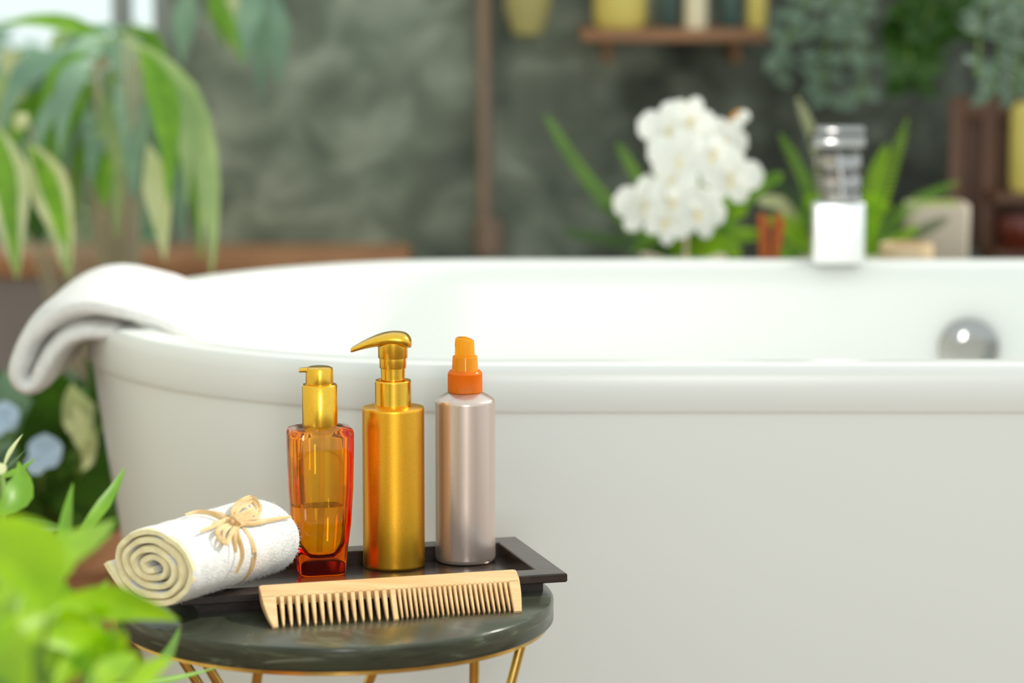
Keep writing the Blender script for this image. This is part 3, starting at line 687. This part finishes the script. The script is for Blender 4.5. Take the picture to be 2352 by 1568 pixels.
dl = [((215, 1010), (165, 880), 90, 3.55, 3.5, 'leafpale', (-14, 0)), ((200, 1060), (168, 930), 60, 3.5, 3.45, 'leafpale', (10, 0)), ((190, 1080), (222, 990), 46, 3.5, 3.46, 'leafpale', (0, 0)),
      ((235, 980), (200, 820), 60, 3.6, 3.55, 'leafdark', (10, 0)), ((130, 1080), (110, 880), 150, 3.6, 3.5, 'leafdark', (-10, 0)), ((60, 1130), (150, 930), 150, 3.65, 3.55, 'leafdark', (0, 0)),
      ((180, 1190), (235, 1020), 90, 3.6, 3.55, 'leafdark', (0, 0)), ((160, 1230), (150, 1050), 130, 3.65, 3.6, 'leafdark', (0, 0)), ((60, 1230), (30, 1070), 120, 3.65, 3.6, 'leafdark', (0, 0)),
      ((220, 1240), (250, 1100), 80, 3.6, 3.6, 'leafdark', (0, 0)), ((100, 1260), (70, 1120), 120, 3.7, 3.6, 'leafdark', (0, 0)), ((20, 1000), (10, 850), 120, 3.7, 3.65, 'leafblue', (0, 0)), ((60, 960), (-20, 870), 80, 3.75, 3.7, 'leafblue', (0, 0)), ((0, 1080), (60, 1000), 80, 3.7, 3.7, 'leafblue', (0, 0))]
for _ in range(44):
    x, y = rnd.uniform(-60, 240), rnd.uniform(960, 1400); a = rnd.uniform(-2.4, -.7); l = rnd.uniform(120, 220)
    dl.append(((x, y), (x + l * math.cos(a) * .6, y + l * math.sin(a)), rnd.uniform(70, 140), rnd.uniform(3.65, 3.95), rnd.uniform(3.65, 3.95), 'leafdark', (0, 0)))
dp = PY(110, 1400, 3.8)
dkp = plant('broad_leaved_plant', 'dark green broad-leaved plant in a terracotta pot behind the left end of the tub', Vector((dp.x, 3.8, 0)), (.15, .26), dl)
for px, py, Y, s in ((105, 1035, 3.42, .0205), (12, 955, 3.5, .018)):
    c = PY(px, py, Y); kids = []
    st_ = link('flower_stalk', stemtube([Vector((dp.x, 3.8, .23)), c.lerp(Vector((dp.x, 3.8, .23)), .4) + Vector((0, -.03, .02)), c], .002), M['stem'], dkp)
    for k in range(5):
        a = 2 * math.pi * k / 5 + .3; d = Vector((math.cos(a), -.2, math.sin(a)))
        link('petal', leaf(c, c + d * s * (1.5 if k == 3 else 1), s * 1.2, nrm=(0, -1, .2), n=7, rnd_=True), M['bluepetal'], st_, )

# -- drooping palm-like plant by the window
wl = [((285, 90), (486, 640), 80, 3.95, 3.75, 'leafhaze', (66, -80)), ((300, 100), (460, 590), 50, 3.92, 3.78, 'leafhaze', (56, -70)), ((310, 140), (430, 470), 50, 3.9, 3.8, 'leafhaze', (36, -40)), ((320, 110), (385, 470), 70, 3.9, 3.8, 'leafmid', (26, -40)), ((340, 330), (378, 600), 66, 3.85, 3.8, 'leafpale', (6, -10)),
      ((60, 330), (158, 640), 100, 3.9, 3.8, 'leafcream', (16, -30)), ((-10, 290), (40, 640), 110, 3.9, 3.8, 'leafcream', (0, -30)), ((110, 420), (140, 610), 60, 3.88, 3.8, 'leafpale', (12, 0)), ((30, 380), (90, 560), 110, 3.95, 3.9, 'leafdark', (10, 0)),
      ((270, 100), (-10, 60), 40, 4.1, 4.0, 'leafmid', (0, -30)), ((280, 100), (150, 210), 70, 4.1, 3.95, 'leafblue', (-10, -40)), ((260, 110), (60, 330), 90, 4.1, 3.95, 'leafblue', (-20, -60)), ((300, 130), (210, 420), 100, 4.1, 3.95, 'leafblue', (-20, -40)),
      ((300, 120), (300, 460), 90, 4.05, 3.9, 'leafblue', (8, -40)), ((310, 140), (330, 540), 90, 4.1, 4.0, 'leafblue', (20, -30)), ((290, 130), (120, 520), 90, 4.15, 4.0, 'leafblue', (-40, -60)), ((280, 120), (30, 480), 90, 4.15, 4.0, 'leafblue', (-50, -60)),
      ((200, 300), (240, 480), 60, 4.0, 3.95, 'leafmid', (10, 0)), ((60, 260), (30, 300), 40, 3.9, 3.9, 'leafpale', (0, 0)), ((320, 120), (440, 440), 70, 4.0, 3.9, 'leafmid', (34, -40)), ((330, 160), (460, 600), 60, 3.95, 3.85, 'leafmid', (34, -40)),
      ((350, 200), (415, 560), 60, 4.0, 3.9, 'leafblue', (20, -20))]
for _ in range(34):
    x0_, y0_ = rnd.uniform(200, 330), rnd.uniform(60, 240); dx_ = rnd.uniform(-230, 130); ln_ = rnd.uniform(180, 400)
    d_ = rnd.uniform(3.95, 4.3)
    wl.append(((x0_, y0_), (x0_ + dx_, y0_ + ln_ - abs(dx_) * .4), rnd.uniform(34, 66), d_, d_ - .06, rnd.choice(['leafhaze', 'leafblue', 'leafblue', 'leafhaze', 'leafmid']), (dx_ * .25, -60)))
for _ in range(22):
    x0_, y0_ = rnd.uniform(-60, 230), rnd.uniform(70, 330); d_ = rnd.uniform(4.15, 4.38)
    wl.append(((x0_, y0_), (x0_ + rnd.uniform(-120, 60), y0_ + rnd.uniform(90, 240)), rnd.uniform(34, 60), d_, d_ - .05, rnd.choice(['leafhaze', 'leafblue', 'leafblue', 'leafhaze', 'leafpale']), (0, -40)))
pp = PY(262, 1000, 4.12)
palm = plant('drooping_plant', 'tall plant with long drooping lime and blue-green leaves before the window', Vector((pp.x, 4.15, 0)), (.11, .25), wl, stem='cane', stemr=.0016)
for x in (236, 262, 292):
    b = PY(x, 300, 4.15)
    link('cane', tube([(b.x, 4.15, .22), (b.x + .003, 4.14, .5), (b.x + .004, 4.12, zat(110, 4.12))], .007, 10), M['cane'], palm)
ul = [((610, -60), (560, 150), 56, 4.3, 4.2, 'leafblue', (-30, 0)), ((560, -50), (600, 230), 60, 4.35, 4.3, 'leafblue', (30, -40)), ((470, -40), (560, 150), 34, 4.2, 4.2, 'leafmid', (16, -20)), ((500, -60), (520, 110), 60, 4.35, 4.3, 'leafmid', (0, 0)), ((620, -40), (640, 200), 60, 4.4, 4.35, 'leafblue', (14, 0)), ((440, -40), (420, 150), 60, 4.4, 4.35, 'leafblue', (-10, 0)), ((540, -40), (530, 120), 40, 4.3, 4.25, 'leafpale', (0, 0))]
hp_ = PY(540, -150, 4.4)
hbr = thing('hanging_fern', 'blue-green trailing plant hanging on the wall right of the window', 'plant', Vector((hp_.x, 4.45, hp_.z)))
link('wall_pot', lathe((hp_.x, 4.47), [(.02, hp_.z - .02), (.05, hp_.z - .02), (.075, hp_.z + .08), (.065, hp_.z + .08), (.02, hp_.z + .07)], 30), M['terra'], hbr)
for b, tp, wpx, d0, d1, mn, bend in ul:
    B, T = PY(*b, d0), PY(*tp, d1); link('leaf', leaf(B, T, wpx / FPX * d0 * 1.1, ctrl=(B + T) / 2 + Vector((bend[0] * .0006, -.02, -bend[1] * .0006)), nrm=(rnd.uniform(-.3, .3), -1, .3)), M[mn], hbr)
    link('stem', stemtube([Vector((hp_.x, 4.47, hp_.z + .075)), (B + Vector((hp_.x, 4.47, hp_.z + .075))) / 2 + Vector((0, -.05, .05)), B], .002), M['stem'], hbr)

# -- ferns on the ledge
def frond(pts, wpx, Y, m, fau_):
    c = crom([PY(x, y, Yk) for (x, y), Yk in zip(pts, Y)], 7); P = []; n_ = len(c)
    P.append(tube(c, [.0022 * (1 - .8 * i / (n_ - 1)) for i in range(n_)], 5))
    wd = wpx / FPX * Y[0]
    for i in range(3, n_):
        for sub in (0, .5):
            p = c[i - 1].lerp(c[i], sub); t = (c[i] - c[i - 1]).normalized(); sd = t.cross(Vector((0, -1, .25))).normalized()
            s = i / (n_ - 1); l = wd * .50 * (min(1, s * 4)) * (1 - s) ** .45 + .004
            for g in (1, -1):
                P.append(leaf(p, p + (sd * g + t * .45).normalized() * l, l * .16 + .0022, n=3, nrm=(0, -1, .3)))
    link('frond', join(*P), m, fau_)
DZ = .545
def extra(x0, x1, y0, y1, n_, up_):
    out = []
    for _ in range(n_):
        x, y = rnd.uniform(x0, x1), rnd.uniform(y0, y1); cx_ = (x0 + x1) / 2
        out.append(([(cx_ + (x - cx_) * .45, y - up_ * .3), (x, y - up_)], rnd.uniform(46, 70), rnd.choice(['leaf', 'leaf', 'leafmid'])))
    return out
def fern(label, x, Y, fr):
    t = thing('fern', label, 'plant', Vector((x, Y, DZ)), 'ferns on the ledge behind the tub')
    link('pot', lathe((x, Y), [(.02, DZ), (.045, DZ), (.055, DZ + .032), (.05, DZ + .032), (.02, DZ + .028)], 30), M['stone'], t)
    b = Vector((x, Y, DZ + .028))
    for pts, wpx, mn in fr:
        p0 = pts[0]; Ys = [Y - .02 * (i / (len(pts) - 1)) for i in range(len(pts))]
        q = (1176 + FPX * (b - CAM).x / (b - CAM).dot(FW), 784 - FPX * (b - CAM).dot(UP) / (b - CAM).dot(FW))
        frond([q] + pts, wpx, [Y] + Ys, M[mn], t)
lf = [([(1500, 560), (1400, 470), (1320, 370), (1252, 262)], 44, 'leafmid'), ([(1520, 540), (1470, 420), (1415, 325)], 40, 'leafmid'), ([(1540, 570), (1460, 560), (1370, 545), (1290, 530)], 44, 'leafdark'), ([(1600, 560), (1680, 480), (1740, 430), (1800, 400)], 60, 'leafmid'),
      ([(1600, 570), (1680, 540), (1760, 540)], 60, 'leaf'), ([(1590, 540), (1640, 470), (1700, 440)], 56, 'leaf'), ([(1560, 540), (1530, 520), (1450, 580)], 60, 'leafmid'), ([(1610, 570), (1660, 560), (1700, 590)], 60, 'leaf'), ([(1560, 520), (1480, 500), (1340, 470)], 40, 'leafdark'), ([(1580, 500), (1600, 420), (1660, 350)], 44, 'leafmid')]
fern('green fern with arching fronds behind the white orchid', PY(1570, 600, 3.86).x, 3.86, lf + extra(1430, 1740, 500, 590, 14, 30))
rf = [([(1880, 540), (1850, 420), (1790, 305)], 44, 'leafmid'), ([(1905, 500), (1880, 350), (1830, 222)], 44, 'leafpale'), ([(1980, 560), (2030, 440), (2085, 270)], 56, 'leaf'), ([(1985, 540), (2005, 420), (2040, 330)], 56, 'leaf'), ([(1990, 580), (2080, 480), (2205, 415)], 48, 'leafmid'), ([(1860, 560), (1800, 470), (1740, 462)], 46, 'leafpale'),
      ([(1880, 570), (1820, 520), (1760, 500)], 60, 'leaf'), ([(2000, 590), (2050, 560), (2110, 520)], 44, 'leaf'), ([(1975, 560), (1990, 500), (2000, 450)], 60, 'leaf'), ([(1860, 580), (1820, 570), (1790, 590)], 60, 'leafmid'), ([(1890, 560), (1840, 480), (1760, 390)], 44, 'leafdark'), ([(2010, 600), (2100, 540), (2180, 500)], 40, 'leafdark')]
fern('bright green fern with upright fronds behind the chrome faucet', PY(1930, 600, 3.86).x, 3.86, rf + extra(1780, 2060, 480, 580, 10, 30))

# -- orchid
OY = 3.76
ox = PY(1572, 590, OY).x
orch = thing('orchid', 'white orchid in full bloom on the ledge behind the tub', 'flower', Vector((ox, OY, DZ)))
link('pot', lathe((ox, OY), [(.02, DZ), (.03, DZ), (.036, DZ + .03), (.031, DZ + .03), (.01, DZ + .027)], 28), M['stone'], orch)
link('stem', tube(crom([Vector((ox, OY, DZ + .025)), PY(1575, 560, OY), PY(1570, 480, OY), PY(1580, 380, OY + .005), PY(1640, 300, OY), PY(1690, 275, OY - .005)], 6), .0032, 8), M['cane'], orch)
fl = [(1535, 300, 62, .1), (1590, 275, 52, .6), (1560, 365, 66, .3), (1660, 320, 56, .9), (1678, 405, 64, .2), (1640, 350, 44, .5), (1480, 470, 66, .0), (1540, 455, 56, .4), (1550, 405, 50, .8), (1600, 490, 58, .3), (1530, 510, 50, 1.0)]
pet_mesh = {}
for k, (x, y, rp, rot) in enumerate(fl):
    c = PY(x, y, OY - .03 - .006 * (k % 3)); r_ = rp * 1.14 / FPX * OY
    yaw = rnd.uniform(-.5, .5); tilt = rnd.uniform(-.2, .3)
    Q = Matrix.Rotation(yaw, 3, 'Z') @ Matrix.Rotation(tilt, 3, 'X') @ Matrix.Rotation(rot * .6, 3, 'Y')
    fo = link('flower', join(leaf(c + Q @ Vector((0, -.004, 0)), c + Q @ Vector((0, -.014, -.012)), .007, n=5, nrm=(0, -1, 0)), tube([c + Q @ Vector((0, .004, 0)), c + Q @ Vector((0, -.010, .001))], [.003, .002], 8)), M['lip'], orch)
    for a, l, wd in ((0, 1.0, .72), (75, 1.05, 1.05), (-75, 1.05, 1.05), (145, .95, .66), (-145, .95, .66)):
        d = Vector((math.sin(R(a)), 0, math.cos(R(a))))
        link('petal', leaf(c, c + Q @ (d * r_ * l + Vector((0, -.004, 0))), r_ * wd, ctrl=c + Q @ (d * r_ * .5 + Vector((0, -.012, 0))), nrm=Q @ Vector((0, -1, .1)), fold=-.12, n=10, rnd_=True), M['petal'], fo)
bc = PY(1688, 280, OY - .01)
link('bud', loft([[bc + Vector((-.006 + .014 * s, 0, -.012 + .026 * s)) + Vector((r_ * math.cos(a), r_ * math.sin(a), -r_ * .5 * math.cos(a))) for a in [2 * math.pi * k / 14 for k in range(14)]] for s, r_ in ((0, .002), (.25, .007), (.6, .0085), (.9, .005), (1, .001))]), M['bud'], orch)
bt = PY(1708, 268, OY - .02)
link('bud_tip', lathe((bt.x, bt.y), [(.001, bt.z - .008), (.006, bt.z - .005), (.0078, bt.z), (.006, bt.z + .005), (.001, bt.z + .008)], 16), M['petal'], orch)

# -- reed diffuser
RY = 3.74
rx = PY(1768, 590, RY).x
rd = thing('reed_diffuser', 'bundle of red-brown reed sticks in a small jar left of the faucet', 'diffuser', Vector((rx, RY, DZ)))
link('jar', lathe((rx, RY), [(.01, DZ), (.022, DZ), (.024, DZ + .004), (.024, DZ + .022), (.012, DZ + .03), (.010, DZ + .03), (.010, DZ + .012), (.002, DZ + .01)], 28), M['darkglass'], rd)
for x0, x1, yt in ((1748, 1745, 492), (1756, 1752, 490), (1763, 1760, 500), (1776, 1783, 490), (1780, 1793, 492), (1786, 1800, 505)):
    link('reed', tube([Vector((rx + (x0 - 1768) * .00012, RY, DZ + .013)), PY(x0, 588, RY), PY(x1, yt, RY)], .0024, 8), M['reed'], rd)

# -- beige containers
BY = 3.92
bx0, bx1 = PY(2090, 500, BY).x, PY(2233, 500, BY).x; bzt = zat(474, BY)
bc_ = ((bx0 + bx1) / 2, BY + .04); br = (bx1 - bx0) / 2
cont = thing('stone_planter', 'tall beige stone planter with a green sprig, right of the faucet', 'planter', Vector((*bc_, DZ)))
link('vessel', loft([rrect(br * f, br * f, e, 40, 0, bc_, z) for f, e, z in ((.92, 6, DZ), (.97, 6, DZ + .003), (1, 6, bzt - .004), (.97, 6, bzt), (.86, 6, bzt), (.84, 6, bzt - .02), (.2, 6, bzt - .022))]), M['stone'], cont)
for k in range(5):
    b = Vector((bc_[0] + .004 * (k - 2), bc_[1], bzt - .022)); link('leaf', leaf(b, b + Vector(((k - 1.6) * .007, -.004, .028 + .003 * (k % 2))), .009, n=6), M['leaf'], cont)
lx = PY(2078, 575, 3.76); lr_ = 62 / FPX * 3.76
bowl = thing('wooden_bowl', 'low pale wooden bowl in front of the stone planter', 'bowl', Vector((lx.x, 3.745, DZ)))
lt = zat(560, 3.74)
link('vessel', lathe((lx.x, 3.745), [(lr_ * .5, DZ), (lr_ * .8, DZ), (lr_, DZ + .018), (lr_, lt - .003), (lr_ * .97, lt), (lr_ * .88, lt), (lr_ * .8, DZ + .02), (.002, DZ + .014)], 40), M['palewood'], bowl)

# ================================================================== copper pipe, wall shelf and its jars
cp = PY(1113, 300, WY - .05)
pipe = thing('copper_pipe', 'thin upright copper pipe fixed to the dark stone wall', 'pipe', Vector((cp.x, WY - .05, 0)))
link('tube', lathe((cp.x, WY - .05), [(.005, 0), (.011, 0), (.011, 1.05), (.005, 1.05)], 16), M['copper'], pipe)
pj = PY(1135, 540, WY - .06)
link('joint', lathe((cp.x + .006, WY - .05), [(.012, pj.z - .03), (.022, pj.z - .028), (.022, pj.z + .02), (.012, pj.z + .024)], 18), M['copper'], pipe)
link('clip', box(cp.x - .016, cp.x + .016, WY - .04, WY, .95, .97), M['copper'], pipe)
SY0, SZ = WY - .19, zat(70, WY - .19)
shelf = thing('wall_shelf', 'red-brown wooden wall shelf with bottles near the top edge', 'shelf', Vector((PY(1545, 60, WY).x, WY, SZ)))
link('board', box(PY(1335, 60, SY0).x, PY(1765, 60, SY0).x, SY0, WY, SZ - .016, SZ, .002), M['shelfwood'], shelf)
for x in (1400, 1700): link('bracket', box(PY(x, 60, SY0).x - .006, PY(x, 60, SY0).x + .006, WY - .12, WY, SZ - .05, SZ - .016, .002), M['shelfwood'], shelf)
def jar(name, label, px, rpx, h, m, Y=WY - .11, neck=False, group=None):
    x = PY(px, 40, Y).x; r = rpx / FPX * Y; t = thing(name, label, 'jar' if not neck else 'bottle', Vector((x, Y, SZ)), group)
    link('body', lathe((x, Y), [(r * .4, SZ), (r * .85, SZ), (r, SZ + .01), (r, SZ + h * .75), (r * .8, SZ + h * .82), (r * .4 if neck else r * .75, SZ + h * .9), (r * .4 if neck else r * .75, SZ + h)], 32), m, t)
    link('lid', lathe((x, Y), [(r * .2, SZ + h), (r * (.5 if neck else .85), SZ + h), (r * (.5 if neck else .85), SZ + h + .02), (r * .2, SZ + h + .022)], 32), M['shelfwood'], t)
jar('storage_jar', 'large yellow jar on the left half of the wall shelf', 1425, 62, .14, M['yellow'])
jar('glass_bottle', 'dark blue-green bottle between the yellow jar and the cream candle', 1537, 18, .13, M['darkglass'], neck=True)
jar('glass_bottle', 'dark blue-green bottle right of the cream candle on the shelf', 1678, 24, .13, M['darkglass'], neck=True)
jar('storage_jar', 'slim olive-yellow jar at the right end of the wall shelf', 1738, 24, .12, M['yellow'])
cx_ = PY(1598, 40, WY - .12).x
cn_ = thing('candle', 'pale cream pillar candle on the wall shelf', 'candle', Vector((cx_, WY - .12, SZ)))
link('wax', lathe((cx_, WY - .12), [(.005, SZ), (.016, SZ), (.016, SZ + .11), (.014, SZ + .112), (.003, SZ + .108)], 28), M['candle'], cn_)
link('wick', tube([(cx_, WY - .12, SZ + .105), (cx_ + .001, WY - .12, SZ + .122)], .001, 6), M['soil'], cn_)
tx = PY(1212, 30, WY - .03)
tl_ = thing('hanging_lantern', 'pale yellow paper lantern hanging left of the wall shelf', 'lantern', Vector((tx.x, WY - .09, zat(85, WY - .09))))
tz = zat(85, WY - .09)
link('shade', lathe((tx.x, WY - .09), [(.008, tz), (.022, tz + .005), (.032, tz + .04), (.034, tz + .09), (.024, tz + .13), (.008, tz + .135)], 30), mat('yellow_paper', (.62, .55, .22), .7, transl=.3), tl_)
link('cord', tube([(tx.x, WY - .09, tz + .13), (tx.x, WY - .06, tz + .3), (tx.x, WY - .0, tz + .32)], .002, 6), M['cane'], tl_)

# ================================================================== shelf rack at the right
QY = 4.28
def q(x, y=300): return PY(x, y, QY).x
rack = thing('wooden_rack', 'red-brown wooden rack at the right edge of the picture', 'rack', Vector((q(2300), QY, 0)))
rz1 = zat(225, QY)
for x in (2196, 2272): link('post', box(q(x) - .010, q(x) + .010, QY - .01, QY + .01, 0, rz1, .002), M['redwood'], rack)
for x in (2440,): link('post', box(q(x) - .010, q(x) + .010, QY - .01, QY + .01, 0, rz1, .002), M['redwood'], rack)
ys = zat(446, QY - .1)
link('rack_shelf', box(q(2262), q(2460), QY - .10, QY + .1, ys - .014, ys, .002), M['redwood'], rack)
link('rack_shelf', box(q(2262), q(2460), QY - .12, QY + .1, DZ - .016, DZ, .002), M['redwood'], rack)
link('rail', box(q(2190), q(2450), QY - .008, QY + .008, rz1 - .03, rz1, .002), M['redwood'], rack)
link('back_panel', box(q(2200), q(2450), QY + .012, QY + .02, DZ, rz1), M['redwood'], rack)
yx = q(2345); yb = thing('yellow_vase', 'tall pale yellow vase standing on the wooden rack at right', 'vase', Vector((yx, QY - .05, ys)))
yt = zat(235, QY - .05)
link('body', lathe((yx, QY - .05), [(.01, ys), (.020, ys), (.0225, ys + .01), (.0225, yt - .012), (.016, yt), (.012, yt), (.012, yt - .03), (.002, yt - .04)], 30), M['yellow'], yb)
px_ = q(2335); pt = thing('glazed_pot', 'dark red glazed pot under the shelf of the wooden rack', 'pot', Vector((px_, QY - .07, DZ)))
pz = ys - .03
link('body', lathe((px_, QY - .07), [(.01, DZ), (.025, DZ), (.034, DZ + .02), (.034, pz - .01), (.028, pz), (.022, pz), (.02, DZ + .01), (.002, DZ + .008)], 30), M['redpot'], pt)

# ================================================================== trailing plants, upper right
def trailing(label, px, Y, runs, m, lw, dens=.34):
    b = PY(px, -170, Y); t = thing('trailing_plant', label, 'plant', Vector((b.x, WY - .06, b.z)))
    link('wall_pot', lathe((b.x, WY - .075), [(.015, b.z), (.03, b.z), (.042, b.z + .09), (.036, b.z + .09), (.015, b.z + .08)], 28), M['terra'], t)
    for run in runs:
        pts = [Vector((b.x, WY - .08, b.z + .085))] + [PY(x, y, Y + rnd.uniform(-.03, .03)) for x, y in run]
        c = crom(pts, 8); link('stem', tube(c, .0018, 6), M['stem'], t)
        n_ = len(c)
        for i in range(6, n_):
            for g in (1, -1):
                if rnd.random() > dens: continue
                p = c[i]; d = Vector((g * rnd.uniform(.5, 1), -rnd.uniform(.1, .6), rnd.uniform(-.9, .3))).normalized(); l = lw * rnd.uniform(.7, 1.2)
                link('leaf', leaf(p, p + d * l, l * .62, n=6, nrm=(rnd.uniform(-.6, .6), -1, rnd.uniform(0, .8)), peak=.5), m, t)
trailing('silver-green trailing eucalyptus hanging above the faucet', 1900, 4.36, [[(1920, -40), (1905, 60), (1890, 170), (1900, 220)], [(1960, -40), (1985, 60), (1990, 160), (1970, 230)], [(1860, -40), (1830, 50), (1800, 110), (1770, 160)], [(1930, -40), (1950, 60), (1945, 150)]], M['leafsilver'], .036)
trailing('dark green trailing plant right of the silver-green one', 2150, 4.42, [[(2150, -40), (2130, 40), (2110, 110)], [(2180, -40), (2190, 50), (2150, 120)], [(2110, -30), (2080, 60), (2090, 140), (2100, 210)]], M['leafdark'], .045, .7)
trailing('silver-green trailing plant at the right edge above the rack', 2400, 4.10, [[(2310, -40), (2300, 60), (2290, 150), (2280, 215)], [(2340, -40), (2345, 60), (2340, 150), (2330, 215)], [(2270, -20), (2250, 80), (2245, 180)]], M['leafsilver'], .035)
